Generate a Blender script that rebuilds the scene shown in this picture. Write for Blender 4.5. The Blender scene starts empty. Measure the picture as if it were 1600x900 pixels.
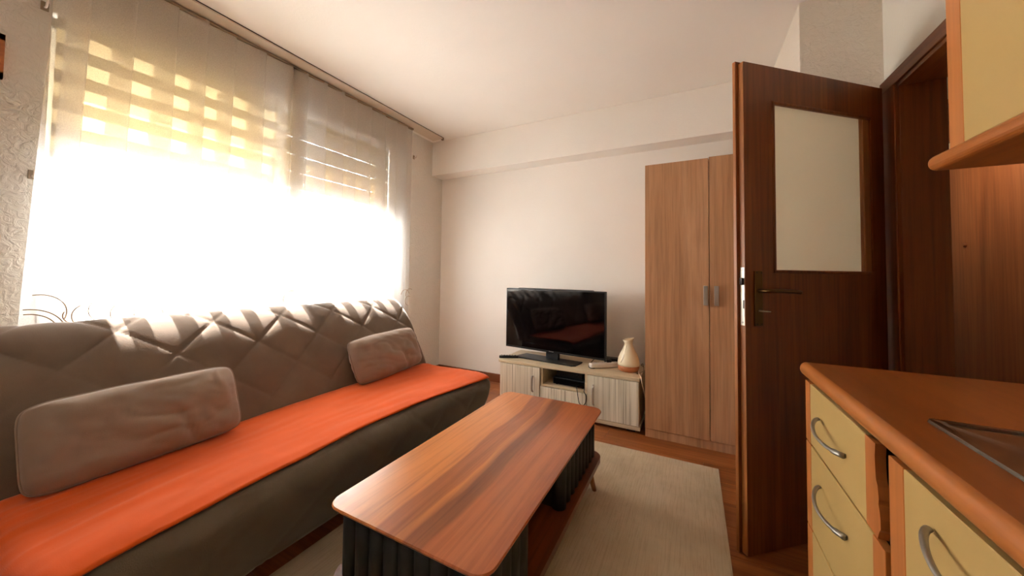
import bpy, bmesh, math, random
from mathutils import Vector, Matrix, noise
random.seed(7)
R = math.radians
S = bpy.context.scene
COL = S.collection

# ------------------------------------------------------------------ camera
F_PX, PP_Y = 545.0, 409.7
yaw, pitch, roll = R(27.34), R(1.93), R(0.73)
fw = Vector((-math.sin(yaw) * math.cos(pitch), math.cos(yaw) * math.cos(pitch), math.sin(pitch)))
r0 = Vector((math.cos(yaw), math.sin(yaw), 0)); u0 = r0.cross(fw)
rt = math.cos(roll) * r0 + math.sin(roll) * u0
up = -math.sin(roll) * r0 + math.cos(roll) * u0
cd = bpy.data.cameras.new('camera'); cam = bpy.data.objects.new('camera', cd); COL.objects.link(cam)
cd.sensor_width = 36; cd.lens = F_PX / 1600 * 36
cd.shift_y = -(450 - PP_Y) / 1600
cd.clip_start = 0.02
M = Matrix((rt, up, -fw)).transposed().to_4x4(); M.translation = Vector((0, 0, 1.14))
cam.matrix_world = M
S.camera = cam

# ------------------------------------------------------------------ world, sun, exposure
W = bpy.data.worlds.new('sky'); S.world = W; W.use_nodes = True
bg = W.node_tree.nodes['Background']
bg.inputs[0].default_value = (0.92, 0.98, 1.05, 1); bg.inputs[1].default_value = 16.0
sd = bpy.data.lights.new('sun', 'SUN'); sun = bpy.data.objects.new('sun', sd); COL.objects.link(sun)
sd.energy = 110; sd.angle = R(0.6); sd.color = (1.0, 0.97, 0.93)
SUN_EL, SUN_AZ = R(57), R(3)
d = Vector((math.cos(SUN_EL) * math.cos(SUN_AZ), math.cos(SUN_EL) * math.sin(SUN_AZ), -math.sin(SUN_EL)))
sun.rotation_euler = d.to_track_quat('-Z', 'Y').to_euler(); sun.location = (-6, 1.3, 6)
pl = bpy.data.lights.new('window_portal', 'AREA'); pl.shape = 'RECTANGLE'; pl.size = 2.1; pl.size_y = 1.5
po = bpy.data.objects.new('window_portal', pl); COL.objects.link(po)
po.location = (-2.90, 1.44, 1.62); po.rotation_euler = Vector((1, 0, 0)).to_track_quat('-Z', 'Z').to_euler()
pl.cycles.is_portal = True
V = S.view_settings
V.view_transform = 'Standard'; V.look = 'None'; V.gamma = 1; V.use_curve_mapping = False
V.exposure = 0.32
S.cycles.use_denoising = True
S.cycles.max_bounces = 14; S.cycles.diffuse_bounces = 8; S.cycles.transparent_max_bounces = 24
S.cycles.transmission_bounces = 12
S.cycles.sample_clamp_indirect = 12

# ------------------------------------------------------------------ helpers
def lin(c):
    if isinstance(c, str): c = tuple(int(c[i:i + 2], 16) for i in (0, 2, 4))
    return tuple((v / 255 / 12.92 if v / 255 <= .04045 else ((v / 255 + .055) / 1.055) ** 2.4) for v in c) + (1,)

class NT:
    def __init__(s, name):
        s.m = bpy.data.materials.new(name); s.m.use_nodes = True
        s.t = s.m.node_tree; s.b = s.t.nodes['Principled BSDF']; s.out = s.t.nodes['Material Output']
    def n(s, typ, **kw):
        o = s.t.nodes.new(typ)
        for k, v in kw.items():
            if k in o.inputs.keys() and not hasattr(o, k): o.inputs[k].default_value = v
            else: setattr(o, k, v)
        return o
    def l(s, a, b): s.t.links.new(a, b)
    def coords(s, scale, rnd=True):
        tc = s.n('ShaderNodeTexCoord'); mp = s.n('ShaderNodeMapping'); mp.inputs['Scale'].default_value = scale
        if rnd:
            oi = s.n('ShaderNodeObjectInfo'); mul = s.n('ShaderNodeMath', operation='MULTIPLY'); mul.inputs[1].default_value = 37
            s.l(oi.outputs['Random'], mul.inputs[0])
            ad = s.n('ShaderNodeVectorMath', operation='ADD'); s.l(tc.outputs['Object'], ad.inputs[0]); s.l(mul.outputs[0], ad.inputs[1])
            s.l(ad.outputs[0], mp.inputs['Vector'])
        else: s.l(tc.outputs['Object'], mp.inputs['Vector'])
        return mp.outputs[0]
    def noise(s, co, scale, detail=4, rough=.55, dist=0):
        o = s.n('ShaderNodeTexNoise'); s.l(co, o.inputs['Vector'])
        o.inputs['Scale'].default_value = scale; o.inputs['Detail'].default_value = detail
        o.inputs['Roughness'].default_value = rough; o.inputs['Distortion'].default_value = dist
        return o.outputs['Fac']
    def ramp(s, fac, stops, interp='LINEAR'):
        o = s.n('ShaderNodeValToRGB'); cr = o.color_ramp; cr.interpolation = interp
        while len(cr.elements) < len(stops): cr.elements.new(.5)
        for e, (p, c) in zip(cr.elements, stops): e.position = p; e.color = c
        s.l(fac, o.inputs[0]); return o.outputs[0]
    def mix(s, fac, a, b, mode='MIX'):
        o = s.n('ShaderNodeMix', data_type='RGBA', blend_type=mode)
        for sock, v in ((o.inputs[0], fac), (o.inputs[6], a), (o.inputs[7], b)):
            if hasattr(v, 'is_output'): s.l(v, sock)
            else: sock.default_value = v
        return o.outputs[2]
    def bump(s, h, strength, dist=.01):
        o = s.n('ShaderNodeBump'); o.inputs['Strength'].default_value = strength; o.inputs['Distance'].default_value = dist
        s.l(h, o.inputs['Height']); s.l(o.outputs[0], s.b.inputs['Normal'])
    def rgh(s, v): s.b.inputs['Roughness'].default_value = v

def plain(name, c, rough=.5, metal=0, bump=0, bscale=60, coat=0, sheen=0, var=.0):
    t = NT(name); t.rgh(rough); t.b.inputs['Metallic'].default_value = metal
    t.b.inputs['Coat Weight'].default_value = coat; t.b.inputs['Sheen Weight'].default_value = sheen
    co = t.coords((1, 1, 1), False)
    h = t.noise(co, bscale, 3)
    a = lin(c)
    lo = tuple(v * (1 - var) for v in a[:3]) + (1,); hi = tuple(min(1, v * (1 + var)) for v in a[:3]) + (1,)
    t.l(t.ramp(t.noise(co, 5, 3), [(.3, lo), (.7, hi)]), t.b.inputs['Base Color'])
    if bump: t.bump(h, bump, .004)
    return t.m

def wood(name, cols, axis='Z', wide=9, rough=.42, fine=.35, coat=0, along=.7):
    t = NT(name); t.rgh(rough); t.b.inputs['Coat Weight'].default_value = coat; t.b.inputs['Coat Roughness'].default_value = .15
    sc = [wide, wide, wide]; sc['XYZ'.index(axis)] = along
    f = [wide * 9] * 3; f['XYZ'.index(axis)] = along * 2.5
    n1 = t.noise(t.coords(sc), 1.0, 5, .6, .9)
    n2 = t.noise(t.coords(f), 1.0, 4, .6, .2)
    c = [lin(x) for x in cols]
    base = t.ramp(n1, [(.30, c[0]), (.5, c[1]), (.70, c[2])])
    dk = t.ramp(n2, [(.36, (1 - fine, 1 - fine * 1.05, 1 - fine * 1.1, 1)), (.58, (1, 1, 1, 1))])
    t.l(t.mix(1.0, base, dk, 'MULTIPLY'), t.b.inputs['Base Color'])
    t.bump(n2, .08, .002)
    return t.m

def stucco(name, c, strength, scale, rough=.9):
    t = NT(name); t.rgh(rough); co = t.coords((1, 1, 1), False)
    h = t.noise(co, scale, 5, .55, 1.2)
    t.l(t.ramp(t.noise(co, 1.7, 2), [(.3, lin(c)), (.7, tuple(v * .97 for v in lin(c)[:3]) + (1,))]), t.b.inputs['Base Color'])
    t.bump(h, strength, .02); return t.m

def fabric(name, c, rough=.9, weave=420, sheen=.3, var=.12, bump=.25, sheen_tint=None):
    t = NT(name); t.rgh(rough); co = t.coords((1, 1, 1), False)
    a = lin(c)
    n1 = t.noise(co, 6, 5, .6, .4); n2 = t.noise(co, weave, 2)
    col = t.ramp(n1, [(.3, tuple(v * (1 - var) for v in a[:3]) + (1,)), (.7, tuple(v * (1 + var) for v in a[:3]) + (1,))])
    t.l(col, t.b.inputs['Base Color']); t.b.inputs['Sheen Weight'].default_value = sheen; t.b.inputs['Sheen Roughness'].default_value = .4
    t.b.inputs['Specular IOR Level'].default_value = .15
    t.bump(n2, bump, .002); return t.m

def sheer(name, c, transp, diffuse=.35):
    t = NT(name); t.t.nodes.remove(t.b)
    co = t.coords((1, 1, 1), False); n = t.noise(co, 260, 2)
    tr = t.n('ShaderNodeBsdfTransparent'); tl = t.n('ShaderNodeBsdfTranslucent'); df = t.n('ShaderNodeBsdfDiffuse')
    tl.inputs[0].default_value = lin(c); df.inputs[0].default_value = lin(c)
    m1 = t.n('ShaderNodeMixShader'); m1.inputs[0].default_value = diffuse; t.l(tl.outputs[0], m1.inputs[1]); t.l(df.outputs[0], m1.inputs[2])
    r = t.ramp(n, [(.3, (1 - transp - .06,) * 3 + (1,)), (.7, (1 - transp + .06,) * 3 + (1,))])
    m2 = t.n('ShaderNodeMixShader'); t.l(r, m2.inputs[0]); t.l(tr.outputs[0], m2.inputs[1]); t.l(m1.outputs[0], m2.inputs[2])
    t.l(m2.outputs[0], t.out.inputs[0]); return t.m

def pane(name, c=(1, 1, 1, 1), frost=0.0):
    t = NT(name); t.t.nodes.remove(t.b)
    tr = t.n('ShaderNodeBsdfTransparent'); tr.inputs[0].default_value = c
    gl = t.n('ShaderNodeBsdfGlossy'); gl.inputs['Roughness'].default_value = .02 + frost * .15
    lw = t.n('ShaderNodeLayerWeight'); lw.inputs[0].default_value = .5
    pw_ = t.n('ShaderNodeMath', operation='POWER'); t.l(lw.outputs['Facing'], pw_.inputs[0]); pw_.inputs[1].default_value = 4
    ma = t.n('ShaderNodeMath', operation='MULTIPLY_ADD'); t.l(pw_.outputs[0], ma.inputs[0]); ma.inputs[1].default_value = .6; ma.inputs[2].default_value = .03
    m = t.n('ShaderNodeMixShader'); t.l(ma.outputs[0], m.inputs[0])
    if frost:
        rf = t.n('ShaderNodeBsdfTranslucent'); rf.inputs[0].default_value = c
        df = t.n('ShaderNodeBsdfDiffuse'); df.inputs[0].default_value = c
        m3 = t.n('ShaderNodeMixShader'); m3.inputs[0].default_value = .35; t.l(rf.outputs[0], m3.inputs[1]); t.l(df.outputs[0], m3.inputs[2])
        m4 = t.n('ShaderNodeMixShader'); m4.inputs[0].default_value = frost; t.l(tr.outputs[0], m4.inputs[1]); t.l(m3.outputs[0], m4.inputs[2])
        co = t.coords((1, 1, 1), False); bp = t.n('ShaderNodeBump'); bp.inputs['Strength'].default_value = .25
        t.l(t.noise(co, 90, 2), bp.inputs['Height']); t.l(bp.outputs[0], gl.inputs['Normal'])
        t.l(m4.outputs[0], m.inputs[1])
    else: t.l(tr.outputs[0], m.inputs[1])
    t.l(gl.outputs[0], m.inputs[2]); t.l(m.outputs[0], t.out.inputs[0]); return t.m

WL = {}
def tag(o, label=None, cat=None, group=None, kind=None):
    if label: o['label'] = label
    if cat: o['category'] = cat
    if group: o['group'] = group
    if kind: o['kind'] = kind
    return o
def empty(name, loc=(0, 0, 0), rz=0, **kw):
    o = bpy.data.objects.new(name, None); COL.objects.link(o); o.location = loc; o.rotation_euler = (0, 0, rz)
    o.empty_display_size = .1; WL[o] = Vector(loc)
    return tag(o, **kw)
def obj(name, bm, m, parent=None, world=True, smooth=False, base=None, sharp=False, **kw):
    """bm in world axes about the parent's origin when world=True"""
    me = bpy.data.meshes.new(name)
    if isinstance(bm, bpy.types.Mesh): me = bm
    else:
        bmesh.ops.recalc_face_normals(bm, faces=bm.faces[:]); bm.to_mesh(me); bm.free()
    if not me.materials: me.materials.append(m)
    if smooth or sharp:
        for p in me.polygons: p.use_smooth = True
    if sharp: me.set_sharp_from_angle(angle=R(32))
    o = bpy.data.objects.new(name, me); COL.objects.link(o)
    if parent is not None:
        o.parent = parent
        if world: me.transform(Matrix.Translation(-WL[parent]))
        WL[o] = WL.get(parent, Vector((0, 0, 0)))
    else:
        if base is not None: me.transform(Matrix.Translation(-Vector(base))); o.location = base; WL[o] = Vector(base)
        else: WL[o] = Vector((0, 0, 0))
    return tag(o, **kw)
def BM(): return bmesh.new()
def box(bm, x0, x1, y0, y1, z0, z1, bev=0, seg=2):
    r = bmesh.ops.create_cube(bm, size=1)
    vs = r['verts']
    for v in vs:
        v.co = Vector(((x0 + x1) / 2 + v.co.x * (x1 - x0), (y0 + y1) / 2 + v.co.y * (y1 - y0), (z0 + z1) / 2 + v.co.z * (z1 - z0)))
    if bev:
        es = list({e for v in vs for e in v.link_edges})
        bmesh.ops.bevel(bm, geom=es, offset=bev, segments=seg, affect='EDGES', profile=.5)
    return bm
def bx(*a, **k): return box(BM(), *a, **k)
def cyl(bm, p0, p1, r1, r2=None, n=16):
    p0, p1 = Vector(p0), Vector(p1); r2 = r1 if r2 is None else r2
    q = (p1 - p0).to_track_quat('Z', 'Y').to_matrix()
    A = []; B = []
    for i in range(n):
        a = 2 * math.pi * i / n; e = Vector((math.cos(a), math.sin(a), 0))
        A.append(bm.verts.new(p0 + q @ (e * r1))); B.append(bm.verts.new(p1 + q @ (e * r2)))
    for i in range(n): bm.faces.new((A[i], A[(i + 1) % n], B[(i + 1) % n], B[i]))
    bm.faces.new(A[::-1]); bm.faces.new(B); return bm
def tube(bm, pts, r, n=8, radii=None, flat=1.0):
    pts = [Vector(p) for p in pts]; rings = []
    prev = None
    for i, p in enumerate(pts):
        t = (pts[min(i + 1, len(pts) - 1)] - pts[max(i - 1, 0)]).normalized()
        if prev is None:
            ref = Vector((0, 0, 1)) if abs(t.z) < .9 else Vector((1, 0, 0))
            a = t.cross(ref).normalized()
        else: a = (prev - t * prev.dot(t)).normalized()
        prev = a; b = t.cross(a); rr = radii[i] if radii else r
        rings.append([bm.verts.new(p + a * rr * math.cos(2 * math.pi * k / n) + b * rr * flat * math.sin(2 * math.pi * k / n)) for k in range(n)])
    for A, B in zip(rings, rings[1:]):
        for k in range(n): bm.faces.new((A[k], A[(k + 1) % n], B[(k + 1) % n], B[k]))
    bm.faces.new(rings[0][::-1]); bm.faces.new(rings[-1]); return bm
def spline(pts, n=8):
    P = [Vector(p) for p in pts]; out = []
    for i in range(len(P) - 1):
        p0, p1, p2, p3 = P[max(i - 1, 0)], P[i], P[i + 1], P[min(i + 2, len(P) - 1)]
        for k in range(n):
            t = k / n
            out.append(.5 * ((2 * p1) + (p2 - p0) * t + (2 * p0 - 5 * p1 + 4 * p2 - p3) * t * t + (3 * p1 - p0 - 3 * p2 + p3) * t ** 3))
    out.append(P[-1]); return out
def lathe(bm, prof, c, n=28):
    rings = []
    for r, z in prof:
        rings.append([bm.verts.new((c[0] + r * math.cos(2 * math.pi * k / n), c[1] + r * math.sin(2 * math.pi * k / n), c[2] + z)) for k in range(n)])
    for A, B in zip(rings, rings[1:]):
        for k in range(n): bm.faces.new((A[k], A[(k + 1) % n], B[(k + 1) % n], B[k]))
    bm.faces.new(rings[0][::-1]); bm.faces.new(rings[-1]); return bm
def prism(bm, poly, z0, z1):
    A = [bm.verts.new((x, y, z0)) for x, y in poly]; B = [bm.verts.new((x, y, z1)) for x, y in poly]
    n = len(poly)
    for i in range(n): bm.faces.new((A[i], A[(i + 1) % n], B[(i + 1) % n], B[i]))
    bm.faces.new(A[::-1]); bm.faces.new(B); return bm
def rrect(x0, x1, y0, y1, r, n=7):
    out = []
    for cx, cy, a0 in ((x1 - r, y1 - r, 0), (x0 + r, y1 - r, 90), (x0 + r, y0 + r, 180), (x1 - r, y0 + r, 270)):
        for k in range(n): a = R(a0 + 90 * k / (n - 1)); out.append((cx + r * math.cos(a), cy + r * math.sin(a)))
    return out
def bevel_all(bm, w, seg=2, ang=30):
    es = [e for e in bm.edges if len(e.link_faces) == 2 and e.calc_face_angle(0) > R(ang)]
    bmesh.ops.bevel(bm, geom=es, offset=w, segments=seg, affect='EDGES', profile=.5); return bm

def ringsurf(rings):
    b = BM(); V_ = [[b.verts.new((x, y, z)) for x, y in rr] for rr, z in rings]
    for A, B in zip(V_, V_[1:]):
        n = len(A)
        for k in range(n): b.faces.new((A[k], A[(k + 1) % n], B[(k + 1) % n], B[k]))
    b.faces.new(V_[-1]); return b

# ------------------------------------------------------------------ materials
m_wall = stucco('wall_paint_cream', (238, 233, 225), .10, 55)
m_wall_st = stucco('wall_stucco_relief', (222, 217, 207), .6, 30)
m_column = stucco('column_stucco', (226, 217, 203), .5, 34)
m_wall_r = stucco('wall_paint_vignetted', (216, 211, 198), .10, 55)  # vignette darkening painted into this wall's colour
m_ceil = stucco('ceiling_paint', (240, 235, 227), .08, 40)
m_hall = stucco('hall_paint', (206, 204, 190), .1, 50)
m_plank = wood('laminate_floor', ('84461f', '9c5a2b', 'b06c38'), 'X', 7, .38, .3)
m_door = wood('door_veneer', ('703a12', '844719', '965521'), 'Z', 8, .42, .3)
m_casing = wood('casing_veneer_along', ('6a3814', '7c451c', '8c5224'), 'Y', 8, .42, .3)
m_ward = wood('wardrobe_oak', ('ab7b54', 'bd8c63', 'cb9d76'), 'Z', 7, .5, .22)
m_hallwood = wood('hall_panel_veneer', ('7c4523', '90552f', '9f633b'), 'Z', 7, .45, .25)
m_counter = wood('worktop_laminate', ('8a4a20', '9a5526', 'a8602c'), 'Y', 4, .3, .12)
m_orangeband = wood('cabinet_orange_film', ('b56a30', 'c0763a', 'ca8244'), 'Z', 6, .4, .12)
m_cream = plain('cabinet_cream_film', (194, 164, 102), .42, var=.03)
m_carc = plain('cabinet_carcass_brown', (50, 28, 15), .6, var=.1)
m_pelmet = wood('pelmet_wood', ('a65e28', 'b26a30', 'be773a'), 'Y', 6, .35, .15)
m_handle = plain('pewter', (158, 154, 146), .42, .85, .3, 40)
m_steel = plain('stainless', (128, 122, 112), .22, 1, .05, 300)
m_brass = plain('aged_brass', (112, 84, 48), .38, 1)
m_bright = plain('lock_plate_zinc', (215, 212, 198), .4, .6)
m_chrome = plain('brushed_chrome', (190, 186, 178), .28, 1)
m_pvc = plain('white_pvc', (232, 228, 218), .45)
m_black = plain('black_plastic', (14, 14, 15), .4)
m_gloss = plain('black_glass_screen', (5, 5, 6), .06)
m_grey_sofa = fabric('sofa_taupe_suede', (118, 101, 86), .85, 300, .35, .1, .35)
m_seat = fabric('sofa_seat_suede', (104, 94, 80), .85, 300, .35, .1, .35)
m_pillow = fabric('pillow_taupe', (152, 133, 118), .85, 380, .35, .08, .25)
m_orange = fabric('orange_throw', (222, 92, 28), .85, 500, .25, .06, .3)
m_ribbed = plain('dark_ribbed_lacquer', (34, 36, 36), .5)
m_tabled = wood('table_walnut_dark', ('5a2a10', '743a18', '8a4a20'), 'Y', 8, .35, .3)
m_leg = wood('table_leg_wood', ('8a5a28', '9a6730', 'aa743a'), 'Z', 10, .4, .2)
m_rail = plain('curtain_rail_white', (214, 202, 184), .5)
m_tape = plain('curtain_tape', (150, 134, 112), .8)
m_sheer = sheer('sheer_voile', (228, 223, 216), .45, .3)
m_thread = plain('embroidery_thread', (150, 126, 98), .8)
m_bandd = sheer('zebra_blind_dense', (150, 134, 106), .0, .5)
m_bandl = sheer('zebra_blind_sheer', (210, 195, 164), .02, .4)
m_glass = pane('window_glass')
m_frost = pane('door_glass_frosted', (.90, .86, .74, 1), .85)
m_brownbase = plain('skirting_brown', (120, 66, 34), .45, var=.1)
m_diffw = plain('ivory_plastic', (236, 222, 190), .35, coat=.2)
m_white = plain('white_plastic', (235, 224, 212), .4)
m_cork = wood('diffuser_wood_base', ('a05f38', 'b26c42', 'c07a4e'), 'X', 14, .45, .2)
m_outw = plain('outside_wall', (200, 190, 170), .9)

def m_table():
    t = NT('table_walnut_bands'); t.rgh(.3); t.b.inputs['Coat Weight'].default_value = .25; t.b.inputs['Coat Roughness'].default_value = .12
    tc = t.n('ShaderNodeTexCoord'); sp = t.n('ShaderNodeSeparateXYZ'); t.l(tc.outputs['Object'], sp.inputs[0])
    co = t.coords((1.6, 1.1, 1), False); nz = t.noise(co, 1.3, 2, .5, .3)
    a = t.n('ShaderNodeMath', operation='MULTIPLY_ADD'); t.l(sp.outputs[0], a.inputs[0]); a.inputs[1].default_value = 1 / .59; a.inputs[2].default_value = .5
    b = t.n('ShaderNodeMath', operation='MULTIPLY_ADD'); t.l(nz, b.inputs[0]); b.inputs[1].default_value = .22; t.l(a.outputs[0], b.inputs[2])
    c = t.n('ShaderNodeMath', operation='SUBTRACT'); t.l(b.outputs[0], c.inputs[0]); c.inputs[1].default_value = .11
    st = [(0, 'd98a48'), (.34, 'd58545'), (.36, 'a86034'), (.50, 'b56a38'), (.515, 'cc8040'), (.56, 'ab6232'), (.575, '8a4c28'), (.67, '96562c'), (.685, 'b46536'), (.86, 'bb6c3c'), (1, 'ab5c30')]
    base = t.ramp(c.outputs[0], [(p, lin(h)) for p, h in st])
    n2 = t.noise(t.coords((60, 1.4, 1), False), 1, 5, .6, .5)
    n3 = t.noise(t.coords((9, .8, 1), False), 1, 4, .55, 1.6)
    g = t.ramp(n2, [(.34, (.78, .74, .70, 1)), (.56, (1, 1, 1, 1))])
    g3 = t.ramp(n3, [(.35, (.80, .77, .74, 1)), (.5, (1, 1, 1, 1)), (.65, (.92, .9, .88, 1))])
    t.l(t.mix(1, t.mix(1, base, g, 'MULTIPLY'), g3, 'MULTIPLY'), t.b.inputs['Base Color'])
    t.bump(n2, .06, .001); return t.m
m_tabletop = m_table()
def m_larch_():
    t = NT('stand_striped_larch'); t.rgh(.5)
    n1 = t.noise(t.coords((70, 70, 1.2)), 1, 4, .65, .25); n2 = t.noise(t.coords((16, 16, .6)), 1, 3, .5, .2)
    a = t.ramp(n1, [(.33, lin('a39a86')), (.46, lin('d8d0bc')), (.62, lin('ebe4d3'))])
    t.l(t.mix(1, a, t.ramp(n2, [(.35, (.84, .83, .8, 1)), (.6, (1, 1, 1, 1))]), 'MULTIPLY'), t.b.inputs['Base Color'])
    t.bump(n1, .15, .002); return t.m
m_larch = m_larch_()
m_standtop = wood('stand_top_pale_oak', ('c4b08e', 'd2bf9e', 'dccbac'), 'X', 9, .45, .15)
def m_rug_():
    t = NT('rug_beige_pile'); t.rgh(.95); co = t.coords((1, 1, 1), False)
    n = t.noise(t.coords((140, 6, 1), False), 1, 3, .6, .6); n2 = t.noise(co, 3.2, 4, .6); n3 = t.noise(co, 260, 2)
    a = t.ramp(n2, [(.3, lin('b9a88c')), (.65, lin('d0bfa4'))])
    a = t.mix(1, a, t.ramp(n, [(.34, (.87, .855, .835, 1)), (.52, (1, 1, 1, 1))]), 'MULTIPLY')
    t.l(a, t.b.inputs['Base Color'])
    ad = t.n('ShaderNodeMath', operation='ADD'); t.l(n, ad.inputs[0]); t.l(n3, ad.inputs[1]); t.bump(ad.outputs[0], .5, .004)
    t.b.inputs['Specular IOR Level'].default_value = .1
    return t.m
m_rug = m_rug_()

# ------------------------------------------------------------------ room dimensions
XW, XD, YB, YF, ZC = -2.615, .84, 3.243, -1.35, 2.617
TW = .25
WY0, WY1, WZ0, WZ1 = .415, 2.44, .86, 2.372          # window opening
# floor base with separate laminate planks
fl = obj('floor', bx(XW - TW, 2.2, YF - .1, 3.9, -.12, -.012), m_carc, kind='structure', label='reddish brown laminate floor of the living room')
pw, pL = .192, 1.29
me_cache = {}
y = YF; row = 0
while y < YB:
    y1 = min(y + pw, YB)
    off = (row * .47) % 1 * pL
    x = XW - off
    while x < XD + .13:
        a, b = max(x, XW), min(x + pL, XD + .13)
        if b - a > .02:
            o = obj('plank', bx(a + .0006, b - .0006, y + .0006, y1 - .0006, -.012, 0, bev=.0012, seg=1), m_plank, fl)
        x += pL
    y = y1; row += 1
obj('floor_hall', bx(XD + .13, 1.9, .6, 3.8, -.012, 0), m_plank, kind='structure', label='brown laminate floor in the hallway')
obj('ceiling', bx(XW - TW, XD + .2, YF - .1, YB + .1, ZC, ZC + .1), m_ceil, kind='structure', label='cream painted ceiling of the room')
# window wall with opening
b = BM()
box(b, XW - TW, XW, YF - .1, WY0, 0, ZC); box(b, XW - TW, XW, WY1, YB + .1, 0, ZC)
box(b, XW - TW, XW, WY0, WY1, 0, WZ0); box(b, XW - TW, XW, WY0, WY1, WZ1, ZC)
obj('wall_left', b, m_wall_st, kind='structure', label='stucco wall with the large window behind the sofa')
obj('wall_back', bx(XW, XD + .2, YB, YB + .1, 0, ZC), m_wall, kind='structure', label='cream wall behind the television')
obj('beam', bx(XW, .5155, 3.057, YB, 2.235, ZC, bev=.004), m_wall, kind='structure', label='boxed beam along the top of the television wall')
obj('column', bx(.5155, XD + .13, 2.325, YB, 0, ZC, bev=.003), m_column, kind='structure', label='stucco column behind the open door')
JY0, JY1, JZ = 1.42, 2.19, 2.04                        # door opening
b = BM()
box(b, XD, XD + .13, JY1, 2.325, 0, ZC); box(b, XD, XD + .13, YF, JY0, 0, ZC); box(b, XD, XD + .13, JY0, JY1, JZ, ZC)
obj('wall_right', b, m_wall_r, kind='structure', label='pale wall around the doorway and kitchen')
obj('wall_front', bx(XW, XD + .13, YF - .1, YF, 0, ZC), m_wall, kind='structure', label='wall on the near side of the room')
# hallway shell
obj('wall_hall', bx(1.50, 1.6, .6, 3.8, 0, ZC), m_hall, kind='structure', label='pale hallway wall seen through the doorway')
obj('wall_hall_side', bx(XD, XD + .13, YB, 3.8, 0, ZC), m_hall, kind='structure', label='hallway wall behind the corner column')
obj('wall_hall_far', bx(XD + .13, 1.6, 3.7, 3.8, 0, ZC), m_hall, kind='structure', label='far end wall of the hallway')
obj('wall_hall_near', bx(XD + .13, 1.6, .6, .7, 0, ZC), m_hall, kind='structure', label='near end wall of the hallway')
obj('ceiling_hall', bx(XD + .13, 1.6, .6, 3.8, ZC, ZC + .1), m_hall, kind='structure', label='pale hallway ceiling')
# baseboards
obj('baseboard_back', bx(XW + .002, -.32, YB - .018, YB, 0, .085, bev=.003), m_brownbase, kind='structure', label='brown baseboard along the television wall')
obj('baseboard_left', bx(XW, XW + .018, YF, YB - .02, 0, .085, bev=.003), m_brownbase, kind='structure', label='brown baseboard under the window')

# ------------------------------------------------------------------ window
win = empty('window_1', (-2.80, 1.43, WZ0), kind='structure', label='white framed double window behind sheer curtains')
b = BM(); fx0, fx1 = -2.835, -2.765
box(b, fx0, fx1, WY0, WY0 + .04, WZ0, WZ1); box(b, fx0, fx1, WY1 - .04, WY1, WZ0, WZ1)
box(b, fx0, fx1, WY0, WY1, WZ0, WZ0 + .06); box(b, fx0, fx1, WY0, WY1, WZ1 - .06, WZ1); box(b, fx0, fx1, 1.40, 1.50, WZ0, WZ1)
obj('window_frame', b, m_pvc, win)
for a0, a1 in ((WY0 + .04, 1.40), (1.50, WY1 - .04)):
    b = BM(); q0, q1 = -2.825, -2.755
    box(b, q0, q1, a0, a0 + .05, WZ0 + .06, WZ1 - .06); box(b, q0, q1, a1 - .05, a1, WZ0 + .06, WZ1 - .06)
    box(b, q0, q1, a0, a1, WZ0 + .06, WZ0 + .11); box(b, q0, q1, a0, a1, WZ1 - .11, WZ1 - .06)
    sash = obj('window_sash', b, m_pvc, win)
    obj('window_pane', bx(-2.795, -2.790, a0 + .05, a1 - .05, WZ0 + .11, WZ1 - .11), m_glass, sash)
obj('window_sill', bx(-2.76, XW + .03, WY0 - .02, WY1 + .02, WZ0 - .03, WZ0, bev=.006), m_pvc, win)

BLX = -2.622
def blind(y0, y1, bottom, dark, label, openb):
    t = empty('zebra_blind', (BLX, (y0 + y1) / 2, WZ1), label=label, cat='blind', group='zebra blinds in the window')
    obj('cassette', bx(BLX - .045, BLX + .015, y0, y1, WZ1 - .055, WZ1, bev=.008), m_pvc, t)
    z = 2.262; per = .1275
    zt = WZ1 - .055
    # first partial band, then alternating dense and sheer bands
    edges = []
    while z > bottom - per:
        edges.append(z); z -= per
    obj('blind_band', bx(BLX - .0015, BLX + .0015, y0 + .01, y1 - .01, edges[0], zt), m_bandd, t)
    for e in edges:
        zl = max(e - openb, bottom); zd = max(e - per, bottom)
        if e <= bottom: break
        if openb > .02: obj('blind_band', bx(BLX - .0015, BLX + .0015, y0 + .01, y1 - .01, zl, e), m_bandl, t)
        if zl > zd: obj('blind_band', bx(BLX - .0015, BLX + .0015, y0 + .01, y1 - .01, zd, zl), m_bandd, t)
    obj('bottom_bar', bx(BLX - .008, BLX + .008, y0 + .008, y1 - .008, bottom - .025, bottom, bev=.004), m_pvc, t)
    return t
blind(WY0 + .005, 1.435, 1.672, 0, 'cream zebra blind with open bands, left half of the window', .07)
blind(1.465, WY1 - .005, 1.672, 0, 'cream zebra blind nearly closed with thin light slits, right half of the window', .005)

# ------------------------------------------------------------------ curtain rail and sheer curtains
RX1 = -2.405
rail = empty('curtain_rail', (RX1, 1.3, ZC), label='flat white ceiling curtain rail above the window', cat='curtain rail')
obj('rail_profile', bx(RX1 - .145, RX1, -.6, 2.986, ZC - .016, ZC, bev=.003), m_rail, rail)
obj('edge_shadow_line', bx(RX1 - .002, RX1 + .0015, -.6, 2.986, ZC - .006, ZC - .0005, bev=.0005, seg=1), m_carc, rail)  # dark strip painted for the shadow gap along the rail's front edge
obj('end_cap', bx(RX1 - .02, RX1 + .003, 2.972, 2.992, ZC - .03, ZC - .002, bev=.002), m_tape, rail)

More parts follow.
